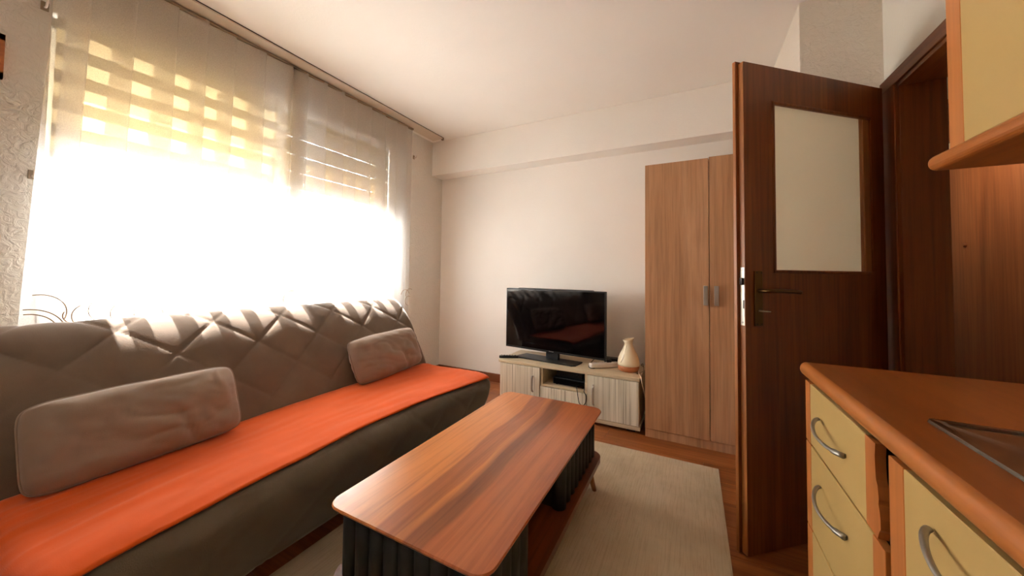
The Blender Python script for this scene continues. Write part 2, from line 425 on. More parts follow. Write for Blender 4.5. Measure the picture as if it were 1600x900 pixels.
CX, CZT, CZB = -2.515, ZC - .023, .42
def curtain(y0, y1, per, label, seed, lean, dense_end=None):
    rnd = random.Random(seed)
    pts = []; y = y0
    while y < y1 - per * .5:
        p = per * rnd.uniform(.82, 1.2); j = rnd.uniform(-.008, .008)
        pts += [(y, 0), (y + p * .76, .024 + j), (y + p * .81, .014), (y + p * .34, -.020), (y + p * .29, -.012 + j)]
        y += p
    if dense_end == 'L':
        pts = [(q, .02) for q in (y0 + .09,)] + [(y0, 0), (y0 + .10, -.02), (y0 + .02, -.03)] + pts
    if dense_end == 'R':
        pts += [(y1 - .09, .03), (y1, .03), (y1 - .07, -.02), (y1, -.03)]
    else: pts.append((y1, 0))
    for it in range(2):                                  # corner cutting rounds the folds
        q = [pts[0]]
        for a, c in zip(pts, pts[1:]):
            q += [(a[0] * .8 + c[0] * .2, a[1] * .8 + c[1] * .2), (a[0] * .2 + c[0] * .8, a[1] * .2 + c[1] * .8)]
        q.append(pts[-1]); pts = q
    bm = BM(); rows = 22; grid = []
    for i in range(rows + 1):
        f = i / rows; z = CZT + (CZB - CZT) * f
        rw = []
        for k, (yy, xx) in enumerate(pts):
            w = noise.noise(Vector((yy * 9, f * 1.3, seed))) * .016 * f
            dy = lean * f * max(0, 1 - (yy - y0) / 1.5) + w
            rw.append(bm.verts.new((CX + xx * (.75 + .55 * f), yy + dy, z)))
        grid.append(rw)
    for A, B in zip(grid, grid[1:]):
        for k in range(len(A) - 1): bm.faces.new((A[k], A[k + 1], B[k + 1], B[k]))
    t = empty('sheer_curtain', (CX, (y0 + y1) / 2, CZT), label=label, cat='curtain', group='sheer curtains')
    obj('voile', bm, m_sheer, t, smooth=True)
    obj('heading_tape', bx(CX - .012, CX + .018, y0, y1, CZT - .012, CZT + .003, bev=.002, seg=1), m_tape, t)
    return t
c1 = curtain(.405, 1.455, .152, 'left sheer white curtain panel with embroidered swirls at its foot', 3, -.055)
c2 = curtain(1.43, 2.63, .136, 'right sheer white curtain panel, hung beside the bare wall corner', 5, -.0, 'L')
def swirl(parent, c, r, a0, a1, grow=0, w=.0022):
    pts = []
    for k in range(15):
        t = k / 14; a = R(a0 + (a1 - a0) * t); rr = r * (1 + grow * t)
        pts.append((CX + .045, c[0] + rr * math.cos(a), c[1] + rr * math.sin(a)))
    obj('embroidery_swirl', tube(BM(), pts, w, 5), m_thread, parent)
for c, r, a0, a1, g in (((.37, .86), .105, 95, 5, 0), ((.37, .86), .085, 95, 5, 0), ((.395, .95), .075, 100, -25, .1), ((.50, .93), .035, 150, 290, 0),
                        ((.545, .93), .05, 110, 260, .2), ((.60, .95), .06, 140, 290, .1), ((.66, .93), .05, 130, 300, .2), ((.74, .93), .05, 120, 280, .2), ((.84, .94), .05, 150, 320, .1)):
    swirl(c1, c, r, a0, a1, g)
for c, r, a0, a1, g in (((2.60, .93), .05, 60, 200, .2), ((2.54, .92), .05, 20, 170, .2), ((2.58, .87), .04, 60, 260, .2), ((1.46, .95), .05, 40, 200, .2)):
    swirl(c2, c, r, a0, a1, g)
def whook(yv, zv, label):
    t = empty('wall_hook', (XW, yv, zv), label=label, cat='hook')
    obj('base_plate', bx(XW, XW + .006, yv - .012, yv + .012, zv - .02, zv + .02, bev=.002), m_tape, t)
    obj('hook', tube(BM(), spline([(XW + .004, yv, zv - .005), (XW + .03, yv, zv - .012), (XW + .045, yv, zv + .0), (XW + .045, yv, zv + .018)]), .004), m_white, t)
whook(2.76, 2.36, 'small curtain hook on the bare wall beside the right curtain edge')
whook(.392, 2.33, 'small white hook at the top left corner of the window')
whook(.385, 1.555, 'small hook beside the left curtain edge at mid height')
pf = empty('picture_frame', (XW, .24, 1.95), label='thin brown wooden frame edge at the far left of the stucco wall', cat='frame')
b = BM(); box(b, XW, XW + .02, .27, .295, 1.94, 2.13); box(b, XW, XW + .02, .10, .125, 1.94, 2.13); box(b, XW, XW + .02, .10, .295, 2.105, 2.13); box(b, XW, XW + .02, .10, .295, 1.94, 1.965)
obj('frame', b, m_pelmet, pf); obj('backing', bx(XW, XW + .008, .12, .275, 1.96, 2.11), m_cream, pf)

# ------------------------------------------------------------------ sofa
SY0, SY1 = .195, 2.185
class Prof:
    def __init__(s, pts, n=90):
        P = spline([(x, 0, z) for x, z in pts], 10); s.P = P
        s.L = [0]
        for a, c in zip(P, P[1:]): s.L.append(s.L[-1] + (c - a).length)
        s.len = s.L[-1]
        s.c = sum((Vector(p) for p in P), Vector()) / len(P)
    def at(s, d):
        d = max(0, min(s.len, d))
        for i in range(len(s.L) - 1):
            if s.L[i + 1] >= d:
                t = (d - s.L[i]) / max(1e-9, s.L[i + 1] - s.L[i]); p = s.P[i].lerp(s.P[i + 1], t)
                tg = (s.P[i + 1] - s.P[i]).normalized(); nrm = Vector((-tg.z, 0, tg.x)); return p, nrm
def place(pf, dd, y, y0, y1, rad, lift, sign):
    p, n = pf.at(dd); n = n * sign
    dist = max(0, min(y - y0, y1 - y)); ins = 0
    if dist < rad: ins = rad * (1 - math.sqrt(max(0, 1 - ((rad - dist) / rad) ** 2)))
    p = p + n * (lift - ins)
    return Vector((p.x, y, p.z))
def quilt(s, y, per, s0, y0q):
    a = ((y - y0q) / per + (s - s0) / (per * .92)); c = ((y - y0q) / per - (s - s0) / (per * .92))
    da = abs(a - round(a)) * per * .7; dc = abs(c - round(c)) * per * .7
    g = lambda q: math.exp(-(q / .006) ** 2)
    soft = min(1, min(da, dc) / .075)
    return .0048 * (soft * (2 - soft)) - .0045 * max(g(da), g(dc))
def swept(pf, ys, ds, y0, y1, rad, sign, lift, cap=True):
    bm = BM(); G = []
    for yy in ys: G.append([bm.verts.new(place(pf, dd, yy, y0, y1, rad, lift(dd, yy), sign)) for dd in ds])
    return bm, G
def skin(bm, G, closed=False, caps=False):
    for A, B in zip(G, G[1:]):
        m = len(A)
        for k in range(m if closed else m - 1): bm.faces.new((A[k], A[(k + 1) % m], B[(k + 1) % m], B[k]))
    if caps: bm.faces.new(G[0]); bm.faces.new(G[-1][::-1])
def yrange(y0, y1, n):
    out = []
    for i in range(n + 1):
        t = i / n; out.append(y0 + (y1 - y0) * t)
    e = [y0 + .002, y0 + .006, y0 + .012, y0 + .02]; e2 = [y1 - q for q in (.002, .006, .012, .02)]
    return sorted(set(out + e + e2))
sofa = empty('sofa_bed', (-1.75, (SY0 + SY1) / 2, 0), label='taupe quilted sofa bed under the bright window', cat='sofa')
bprof = Prof([(-1.86, .36), (-1.868, .43), (-1.935, .56), (-1.985, .655), (-2.035, .737), (-2.09, .812), (-2.143, .871), (-2.195, .911), (-2.24, .922), (-2.275, .89), (-2.265, .83), (-2.19, .70), (-2.08, .52), (-2.02, .36)])
NB = 120
bds = [bprof.len * i / NB for i in range(NB + 1)]
arcfront = bprof.len * .56
def blift(dd, yy):
    q = quilt(dd, yy, .33, .455, .385) if dd < arcfront else .008
    return q
bm, G = swept(bprof, yrange(SY0, SY1, 330), bds, SY0, SY1, .05, -1, blift)
skin(bm, G, True, True); back_o = obj('backrest', bm, m_grey_sofa, sofa, smooth=True)
sprof = Prof([(-1.99, .20), (-1.99, .38), (-1.90, .425), (-1.70, .428), (-1.45, .43), (-1.33, .425), (-1.275, .395), (-1.258, .34), (-1.285, .24), (-1.325, .14), (-1.345, .115), (-1.50, .11), (-1.95, .11)])
NS = 110
sds = [sprof.len * i / NS for i in range(NS + 1)]
def slift(dd, yy):
    base = -.010 * (abs(yy - 1.22) / .96) ** 2
    base += .006 * noise.noise(Vector((dd * 4, yy * 3, 1)))
    p, n = sprof.at(dd)
    if p.x > -1.36 and p.z < .42: base += quilt(dd, yy, .33, .75, .55) * .5
    return base
bm, G = swept(sprof, yrange(SY0, SY1, 230), sds, SY0, SY1, .065, 1, slift)
skin(bm, G, True, True); obj('seat', bm, m_seat, sofa, smooth=True)
for fx in (-1.47, -1.92):
    for fy in (SY0 + .2, SY1 - .2):
        obj('foot', cyl(BM(), (fx, fy, 0), (fx, fy, .13), .022, .028, 14), m_black, sofa)
obj('hinge', bx(-1.92, -1.85, SY0 + .01, SY0 + .03, .40, .45, bev=.008), m_chrome, sofa, label='chrome folding hinge at the sofa end')
# find profile distances for the throw
def sd_at_x(xt, zmin):
    best = min(range(len(sds)), key=lambda i: abs(sprof.at(sds[i])[0].x - xt) + (0 if sprof.at(sds[i])[0].z > zmin else 9)); return sds[best]
s_back = sd_at_x(-1.868, .40)
bm = BM(); G = []
ys = yrange(SY0 + .012, SY1 - .036, 260); NT_ = 44
def sd_edge(yy):
    t = (yy - SY0) / (SY1 - SY0)
    xe = -1.284 - .046 * math.sin(math.pi * min(1, t * 1.02)) ** 1.3 + .006 * noise.noise(Vector((yy * 4, 0, 0)))
    lo, hi = s_back, sprof.len * .62
    for i in range(24):
        mid = (lo + hi) / 2
        if sprof.at(mid)[0].x < xe: lo = mid
        else: hi = mid
    return lo
for yy in ys:
    e = sd_edge(yy); t = (yy - SY0) / (SY1 - SY0); rw = []
    for k in range(NT_ + 1):
        f = k / NT_; dd = s_back + (e - s_back) * f
        wr = .004 * noise.noise(Vector((f * 7, yy * 2.2, 4))) + .006 * max(0, 1 - t * 3.2) * noise.noise(Vector((f * 16 + yy * 3, yy * 3, 9)))
        hem = .003 if .955 < f < .975 else 0
        hem -= .002 if .945 < f <= .955 else 0
        rw.append(bm.verts.new(place(sprof, dd, yy, SY0, SY1, .065, slift(dd, yy) + .011 + abs(wr) * 1.3 + hem, 1)))
    G.append(rw)
skin(bm, G)
thr = obj('throw_blanket', bm, m_orange, smooth=True, base=(-1.6, 1.22, .43), label='bright orange fabric throw spread along the sofa seat', cat='blanket')
md = thr.modifiers.new('thick', 'SOLIDIFY'); md.thickness = .006; md.offset = 0

def pillow(w, h, t, seed, n=44):
    bm = BM()
    def pt(u, v, sg):
        e = (max(0, 1 - abs(u) ** 3.4) * max(0, 1 - abs(v) ** 2.6)) ** .5
        cr = 1 - .05 * (abs(u) ** 2) * (1 - abs(v) ** 2) - .0
        x = u * w / 2 * (1 - .07 * abs(v) ** 6 * abs(u) ** 5); z = v * h / 2 * (1 - .10 * abs(u) ** 6 * abs(v) ** 5) * (1 + .04 * noise.noise(Vector((u * 2, 0, seed))))
        wr = .015 * noise.noise(Vector((u * 2.6 + v * 1.2, v * 2.0, seed))) + .014 * noise.noise(Vector((u * 7, v * 3 + u * 2, seed + 5))) * (abs(u) ** 1.2)
        rid = -.010 * max(0, 1 - 3.2 * abs(noise.noise(Vector((u * 1.9 + v * 1.1, v * 1.5 - u * .6, seed + 11))))) ** 2 - .010 * max(0, 1 - 3.5 * abs(noise.noise(Vector((u * 4.5, v * 2.2 + u, seed + 3))))) ** 2 * abs(u)
        cre = rid - .014 * math.exp(-((u - .22 + .2 * v) / .05) ** 2) * max(0, .4 - v)
        return Vector((x, sg * (t / 2 * e + (wr + cre) * e), z))
    grids = []
    for sg in (-1, 1):
        g = [[bm.verts.new(pt(-1 + 2 * i / n, -1 + 2 * j / n, sg)) for j in range(n + 1)] for i in range(n + 1)]
        for i in range(n):
            for j in range(n): bm.faces.new((g[i][j], g[i + 1][j], g[i + 1][j + 1], g[i][j + 1]))
        grids.append(g)
    bmesh.ops.remove_doubles(bm, verts=bm.verts[:], dist=.0004)
    rim = []
    for k in range(41): rim.append((-1 + 2 * k / 40, -1))
    for k in range(1, 41): rim.append((1, -1 + 2 * k / 40))
    for k in range(1, 41): rim.append((1 - 2 * k / 40, 1))
    for k in range(1, 41): rim.append((-1, 1 - 2 * k / 40))
    return bm, [pt(u, v, 0) for u, v in rim]
def add_pillow(c, w, h, t, ax, seed, label):
    """ax: (along, normal facing room) axes"""
    bm, rim = pillow(w, h, t, seed)
    al, nr = Vector(ax[0]).normalized(), Vector(ax[1]).normalized(); nr = (nr - al * nr.dot(al)).normalized(); upv = nr.cross(al)
    if upv.z < 0: upv = -upv
    mat3 = Matrix((al, -nr, upv)).transposed()
    e = empty('throw_pillow', c, label=label, cat='pillow', group='taupe pillows on the sofa')
    e.rotation_euler = mat3.to_euler()
    obj('pillow_cover', bm, m_pillow, e, world=False, smooth=True)
    obj('piping', tube(BM(), rim, .0035, 6), m_pillow, e, world=False, smooth=True)
add_pillow((-1.825, .56, .575), .575, .285, .15, ((.0, 1, .02), (1, .05, .40)), 2, 'taupe pillow with a centre crease at the near end of the sofa')
add_pillow((-1.865, 1.765, .585), .60, .29, .15, ((-.06, 1, .03), (1, -.05, .42)), 8, 'taupe pillow at the far end of the sofa near the television')

# ------------------------------------------------------------------ coffee table
TX0, TX1, TY0, TY1, TZ = -1.018, -.43, .722, 1.925, .42
tcx, tcy = (TX0 + TX1) / 2, (TY0 + TY1) / 2
ct = empty('coffee_table', (tcx, tcy, 0), label='walnut coffee table with rounded corners and dark ribbed ends', cat='table')
b = ringsurf([(rrect(TX0 + .014, TX1 - .014, TY0 + .014, TY1 - .014, .04), TZ - .022), (rrect(TX0 + .001, TX1 - .001, TY0 + .001, TY1 - .001, .05), TZ - .008), (rrect(TX0, TX1, TY0, TY1, .05), TZ - .004), (rrect(TX0 + .003, TX1 - .003, TY0 + .003, TY1 - .003, .048), TZ)])
b.faces.new([v for v in b.verts if abs(v.co.z - (TZ - .022)) < 1e-6][::-1])
obj('tabletop', b, m_tabletop, ct)
obj('lower_shelf', bevel_all(prism(BM(), rrect(TX0 + .0, TX1 - .0, TY0 + .01, TY1 - .01, .06), .165, .192), .008, 3, 60), m_tabled, ct)
BX0, BX1 = TX0 + .03, TX1 - .032
def ribbed(y0, y1, name='cabinet_box'):
    body = obj(name, bevel_all(prism(BM(), rrect(BX0 + .014, BX1 - .014, y0 + .014, y1 - .014, .03), .192, TZ - .022), .001, 1, 60), m_ribbed, ct)
    return body
def flutes(parent, y0, y1, endy, sgn, sides=(1, -1)):
    r = .030; z0, z1 = .194, TZ - .024
    me = None
    def rod(x, y):
        nonlocal me
        if me is None:
            b = cyl(BM(), (0, 0, z0), (0, 0, z1), r, None, 14); me = bpy.data.meshes.new('flute'); bmesh.ops.recalc_face_normals(b, faces=b.faces[:]); b.to_mesh(me); b.free(); me.materials.append(m_ribbed)
            for p in me.polygons: p.use_smooth = len(p.vertices) == 4
        o = bpy.data.objects.new('flute', me); COL.objects.link(o); o.parent = parent; o.location = Vector((x, y, 0)) - WL[parent]
    n = max(2, int(round((y1 - y0 - .03) / .060)))
    for k in range(n + 1):
        yy = y0 + .028 + (y1 - y0 - .056) * k / n
        for s in sides: rod(BX1 - .026 if s > 0 else BX0 + .026, yy)
    n = int(round((BX1 - BX0 - .05) / .060))
    for k in range(1, n):
        rod(BX0 + .026 + (BX1 - BX0 - .052) * k / n, endy)
far = ribbed(1.36, TY1 - .05); flutes(far, 1.36, TY1 - .05, TY1 - .076, 1)
near = ribbed(TY0 + .035, 1.04); flutes(near, TY0 + .035, 1.04, TY0 + .061, -1)
obj('niche_back', bx(tcx - .01, tcx + .01, 1.03, 1.37, .192, TZ - .022), m_tabled, ct)
for sx in (-1, 1):
    for sy in (-1, 1):
        x1 = tcx + sx * .235; y1 = tcy + sy * .50
        obj('leg', cyl(BM(), (tcx + sx * .262, tcy + sy * .545, .010), (x1, y1, .168), .011, .019, 16), m_leg, ct, smooth=True)

# ------------------------------------------------------------------ rug
b = bevel_all(prism(BM(), [(-1.40, -.35), (.135, -.35), (.132, 2.42), (-1.40, 2.415)], 0.0005, .010), .003, 2, 60)
obj('rug', b, m_rug, base=(-.63, 1.0, 0), label='beige low pile rug under the coffee table', cat='rug')

# ------------------------------------------------------------------ television stand
SX0, SX1, SF, SB, SH = -1.495, -.345, 2.695, 3.12, .395
st = empty('tv_stand', ((SX0 + SX1) / 2, (SF + SB) / 2, 0), label='low whitewashed television stand with two doors', cat='tv stand')
obj('top_board', bx(SX0 - .012, SX1 + .005, SF - .012, SB, SH - .022, SH, bev=.003), m_standtop, st)
obj('bottom_board', bx(SX0 - .008, SX1 + .008, SF - .012, SB, .022, .05, bev=.003), m_standtop, st)
for x0, x1 in ((SX0, SX0 + .018), (SX1 - .018, SX1)): obj('side_panel', bx(x0, x1, SF + .002, SB, .05, SH - .022), m_standtop, st)
for xd in (-1.105, -.735): obj('divider', bx(xd - .009, xd + .009, SF + .001, SB, .05, SH - .022), m_standtop, st)
obj('back_board', bx(SX0, SX1, SB - .008, SB, .05, SH - .022), m_standtop, st)
obj('niche_shelf', bx(-1.096, -.744, SF + .003, SB - .01, .225, .241), m_standtop, st)
obj('foot', bx(SX0 + .03, SX0 + .09, SF + .02, SF + .08, 0, .022), m_black, st); obj('foot', bx(SX1 - .09, SX1 - .03, SF + .02, SF + .08, 0, .022), m_black, st)
obj('foot', bx(SX0 + .03, SX0 + .09, SB - .08, SB - .02, 0, .022), m_black, st); obj('foot', bx(SX1 - .09, SX1 - .03, SB - .08, SB - .02, 0, .022), m_black, st)
def bow_handle(x, z0, z1, parent):
    p = [(x, SF - .014, z1), (x, SF - .032, z1 - .012), (x, SF - .036, (z0 + z1) / 2 + .01), (x, SF - .034, z0 + .02), (x, SF - .014, z0)]
    h = obj('handle', tube(BM(), spline(p, 6), .0085, 8, flat=.7), m_chrome, parent, smooth=True)
dl = obj('door', bx(SX0 + .006, -1.118, SF - .014, SF + .001, .054, SH - .026, bev=.002), m_larch, st); bow_handle(-1.18, .17, .295, dl)
dr_ = obj('door', bx(-.722, SX1 - .002, SF - .014, SF + .001, .054, SH - .026, bev=.002), m_larch, st); bow_handle(-.672, .15, .30, dr_)
dm = obj('drawer_front', bx(-1.112, -.728, SF - .014, SF + .001, .054, .222, bev=.002), m_larch, st)
obj('handle', tube(BM(), spline([(-.98, SF - .014, .14), (-.975, SF - .03, .14), (-.87, SF - .03, .14), (-.865, SF - .014, .14)], 6), .005, 8), m_chrome, dm, smooth=True)

# television, local frame: x along screen, y away from viewer
tv = empty('television', (-1.085, 2.868, SH), R(-6.5), label='black flat screen television on the low stand', cat='television')
TWd, TH, tz0 = .955, .545, .068
obj('cabinet', bx(-TWd / 2, TWd / 2, -.008, .028, tz0, tz0 + TH, bev=.004), m_black, tv, world=False)
obj('screen', bx(-TWd / 2 + .010, TWd / 2 - .010, -.0095, -.007, tz0 + .018, tz0 + TH - .010), m_gloss, tv, world=False)
obj('back_housing', bx(-.38, .36, .028, .075, tz0 + .06, tz0 + TH + .004, bev=.012), m_black, tv, world=False)
b = BM(); box(b, -.06, .06, .005, .04, .010, tz0 + .05, bev=.004)
obj('stand_neck', b, m_black, tv, world=False)
b = bevel_all(prism(BM(), [(-.30, -.085), (.22, -.085), (.25, -.06), (.25, .08), (-.30, .08), (-.33, -.06)], 0, .010), .003, 2, 50)
obj('stand_base', b, m_black, tv, world=False)
obj('logo_badge', bx(-.022, .022, -.0102, -.009, tz0 + .006, tz0 + .013), m_chrome, tv, world=False)
# remote control
rc = empty('remote_control', (-1.455, 2.775, SH), R(28), label='black remote control lying left of the television foot', cat='remote')
obj('shell', bx(-.085, .085, -.024, .024, .001, .019, bev=.006), m_black, rc, world=False)
for i in range(6):
    for j in range(3):
        obj('button', bx(-.07 + i * .024, -.057 + i * .024, -.017 + j * .013, -.009 + j * .013, .0185, .0215, bev=.0015, seg=1), m_tape if (i + j) % 4 == 0 else m_carc, rc, world=False)
# set-top box in the niche
sb = empty('set_top_box', (-.88, 2.84, .241), R(-3), label='black receiver box inside the open niche of the stand', cat='receiver')
obj('case', bx(-.135, .135, -.11, .12, .006, .058, bev=.004), m_black, sb, world=False)
obj('front_panel', bx(-.13, .13, -.1125, -.11, .010, .054), m_gloss, sb, world=False)
obj('upper_unit', bx(-.12, .10, -.07, .11, .058, .112, bev=.004), m_black, sb, world=False)
obj('knob', cyl(BM(), (.06, -.07, .085), (.06, -.082, .085), .011, None, 16), m_black, sb, world=False)
for fx in (-.11, .11): obj('foot', cyl(BM(), (fx, -.09, 0), (fx, -.09, .006), .009, None, 10), m_black, sb, world=False)
obj('power_cable', tube(BM(), spline([(-.83, 2.74, .25), (-.795, 2.66, .248), (-.785, 2.652, .20), (-.775, 2.655, .155), (-.75, 2.658, .140), (-.728, 2.660, .165), (-.722, 2.655, .215), (-.742, 2.664, .246), (-.755, 2.74, .247)], 8), .0032, 7), m_black, smooth=True, label='black cable looping down in front of the stand drawer', cat='cable')
# aroma diffuser
DC = (-.447, 2.875, SH)
df = empty('aroma_diffuser', DC, label='ivory vase shaped aroma diffuser with wooden base', cat='diffuser')
obj('wood_base', lathe(BM(), [(.060, 0), (.072, .004), (.080, .028), (.082, .046)], DC), m_cork, df, smooth=True)
b = lathe(BM(), [(.082, .046), (.083, .062), (.078, .095), (.062, .135), (.044, .168), (.033, .195), (.030, .212), (.034, .228), (.044, .247), (.039, .246), (.028, .226), (.024, .205), (.020, .17)], DC)
for v in b.verts:
    h = v.co.z - DC[2]
    if h > .20: v.co.z += (v.co.x - DC[0]) * .28 * (h - .20) / .045
obj('bottle_shell', b, m_diffw, df, smooth=True)
obj('accent_line', tube(BM(), spline([(DC[0] - .012, DC[1] - .0345, DC[2] + .20), (DC[0] - .018, DC[1] - .046, DC[2] + .155), (DC[0] - .03, DC[1] - .066, DC[2] + .11), (DC[0] - .05, DC[1] - .068, DC[2] + .07)], 6), .0022, 6), m_standtop, df)
# power strip
ps = empty('power_strip', (-.635, 2.87, SH), R(40), label='white power strip lying beside the diffuser', cat='power strip')
obj('housing', bx(-.125, .125, -.026, .026, .001, .040, bev=.012, seg=3), m_white, ps, world=False)
for sx in (-.075, -.02, .035):
    so = obj('socket', cyl(BM(), (sx, 0, .0395), (sx, 0, .0412), .020, None, 20), m_white, ps, world=False)
    for q in (-.007, .007): obj('pin_hole', cyl(BM(), (sx + q, 0, .0408), (sx + q, 0, .0418), .0026, None, 8), m_black, so, world=False)
obj('plug', bx(.02, .06, -.016, .016, .041, .066, bev=.005), m_black, ps, world=False)
obj('power_adapter', bevel_all(prism(BM(), [(-.66, 2.99), (-.53, 2.99), (-.53, 3.06), (-.66, 3.06)], SH, SH + .05), .008, 2), m_black, base=(-.595, 3.02, SH), label='black power adapter behind the white power strip', cat='adapter')
obj('tv_cable', tube(BM(), spline([(-.70, 2.95, .47), (-.735, 2.86, .43), (-.742, 2.80, SH + .012), (-.715, 2.775, SH + .005), (-.69, 2.80, SH + .005), (-.70, 2.84, SH + .006)], 8), .003, 7), m_black, smooth=True, label='thin black cable hanging from the television corner', cat='cable')
obj('white_cord', tube(BM(), spline([(-.53, 2.94, SH + .02), (-.45, 2.99, SH + .006), (-.385, 2.92, SH + .012), (-.36, 2.80, SH + .006), (-.335, 2.715, SH + .002), (-.325, 2.69, SH - .03), (-.318, 2.80, .25), (-.318, 2.95, .10)], 8), .0028, 7), m_white, smooth=True, label='white cord running off the right end of the stand', cat='cable')
obj('grey_cord', tube(BM(), spline([(-.36, 3.05, SH + .004), (-.365, 2.98, SH + .03), (-.345, 2.92, SH + .055), (-.335, 2.88, SH + .02), (-.35, 2.84, SH + .004), (-.375, 2.80, SH + .005)], 8), .003, 7), m_tape, smooth=True, label='grey cord coiled behind the diffuser', cat='cable')

# ------------------------------------------------------------------ wardrobe
WX0, WX1, WF, WB, WH = -.303, .505, 2.69, 3.235, 1.94
wd = empty('wardrobe', ((WX0 + WX1) / 2, (WF + WB) / 2, 0), label='tall two door oak wardrobe beside the open door', cat='wardrobe')
b = BM(); box(b, WX0, WX0 + .018, WF + .002, WB, 0, WH - .002); box(b, WX1 - .018, WX1, WF + .002, WB, 0, WH - .002); box(b, WX0, WX1, WF + .002, WB, WH - .02, WH - .003); box(b, WX0, WX1, WF + .002, WB, .06, .078); box(b, WX0, WX1, WB - .006, WB, 0, WH - .003)
obj('carcass', b, m_ward, wd)
obj('plinth', bx(WX0 + .001, WX1 - .001, WF - .010, WF + .006, 0, .056, bev=.001, seg=1), m_ward, wd)
for x0, x1, hx, zt in ((WX0 + .001, .0985, .078, WH), (.103, WX1 - .001, .141, WH + .006)):
    dw = obj('door', bx(x0, x1, WF - .018, WF, .060, zt, bev=.0015), m_ward, wd)
    b = BM(); box(b, hx - .013, hx + .013, WF - .040, WF - .034, .948, 1.078, bev=.002); box(b, hx - .010, hx + .010, WF - .034, WF - .018, .95, .957); box(b, hx - .010, hx + .010, WF - .034, WF - .018, 1.069, 1.076)
    obj('handle', b, m_chrome, dw)

# ------------------------------------------------------------------ open door (local: x along leaf from the free edge, y away from viewer)
LW, LH, LT = .825, 2.047, .040
DA = math.atan2(.660, .751)
dn = empty('door_1', (.196, 1.735, .008), DA, kind='structure', label='open dark brown door with a frosted glass panel')
gx0, gx1, gz0, gz1 = .150, .742, 1.150, 1.897
b = BM(); q = .026
box(b, 0, gx0, 0, q, 0, LH); box(b, gx1, LW, 0, q, 0, LH); box(b, gx0, gx1, 0, q, 0, gz0); box(b, gx0, gx1, 0, q, gz1, LH)
obj('leaf', b, m_door, dn, world=False)
b = BM()
box(b, -.014, gx0, q, LT, 0, LH + .012); box(b, gx1, LW, q, LT, 0, LH + .012); box(b, gx0, gx1, q, LT, 0, gz0); box(b, gx0, gx1, q, LT, gz1, LH + .012)
obj('rebate_lip', b, m_door, dn, world=False)
m_lit_edge_bead = wood('door_lit_edge_and_bead_wood', ('8f5526', 'a06330', 'b0713a'), 'Z', 8, .45, .2)  # lighter wood: window light painted on the free edges, plain tone on the bead
obj('lit_edge_strip', bx(-.0012, 0, .001, q - .001, 0, LH), m_lit_edge_bead, dn, world=False)
obj('lit_edge_strip', bx(-.0152, -.014, q + .001, LT, 0, LH + .012), m_lit_edge_bead, dn, world=False)
bw = .014
obj('glazing_bead', bx(gx0, gx0 + bw, -.004, .012, gz0, gz1, bev=.004), m_door, dn, world=False)
obj('glazing_bead', bx(gx1 - .045, gx1, .004,   .022, gz0, gz1, bev=.005), m_lit_edge_bead, dn, world=False)
obj('glazing_bead', bx(gx0, gx1, -.004, .012, gz0, gz0 + bw, bev=.004), m_door, dn, world=False)
obj('glazing_bead', bx(gx0, gx1, -.004, .012, gz1 - bw, gz1, bev=.004), m_door, dn, world=False)
obj('glass_pane', bx(gx0, gx1, .022, .026, gz0, gz1), m_frost, dn, world=False)
fp = obj('lock_faceplate', bevel_all(prism(BM(), [(.004, .93), (.022, .93), (.022, 1.172), (.004, 1.172)], -.0015, .001), .0004, 1), m_bright, dn, world=False)
# prism made in x/y: turn so that y->z, x->y, z->x
fp.data.transform(Matrix(((0, 0, 1, 0), (1, 0, 0, 0), (0, 1, 0, 0), (0, 0, 0, 1))))
obj('latch_bolt', bx(-.011, 0, .006, .020, 1.098, 1.128, bev=.003), m_carc, dn, world=False)
obj('deadbolt_slot', bx(-.0022, 0, .005, .010, 1.0, 1.035), m_carc, dn, world=False)
for zz in (.942, 1.160): obj('screw', cyl(BM(), (-.0015, .013, zz), (-.003, .013, zz), .004, None, 10), m_handle, dn, world=False)
bp = obj('handle_backplate', bx(.042, .082, -.008, 0, .928, 1.158, bev=.002), m_brass, dn, world=False)
b = tube(BM(), spline([(.062, -.004, 1.075), (.062, -.045, 1.076), (.075, -.055, 1.077), (.12, -.055, 1.077), (.20, -.050, 1.073), (.232, -.046, 1.070)], 8), .0095, 10, flat=.85)
obj('lever', b, m_brass, bp, world=False, smooth=True)
obj('key_shaft', cyl(BM(), (.062, -.006, .992), (.062, -.026, .992), .004, None, 10), m_chrome, bp, world=False)
b = BM(); ring = [(.062 + .0 + .013 * math.cos(a * math.pi / 8), -.040 + .013 * math.sin(a * math.pi / 8), .992) for a in range(17)]
obj('key_bow', tube(BM(), ring, .002, 6), m_chrome, bp, world=False)
for zz in (.936, 1.15):
    for xx in (.05, .074): obj('screw', cyl(BM(), (xx, -.0078, zz), (xx, -.0095, zz), .003, None, 8), m_carc, bp, world=False)
for zz in (.25, 1.80): obj('hinge', cyl(BM(), (LW + .006, .030, zz), (LW + .006, .030, zz + .08), .007, None, 12), m_brass, dn, world=False)

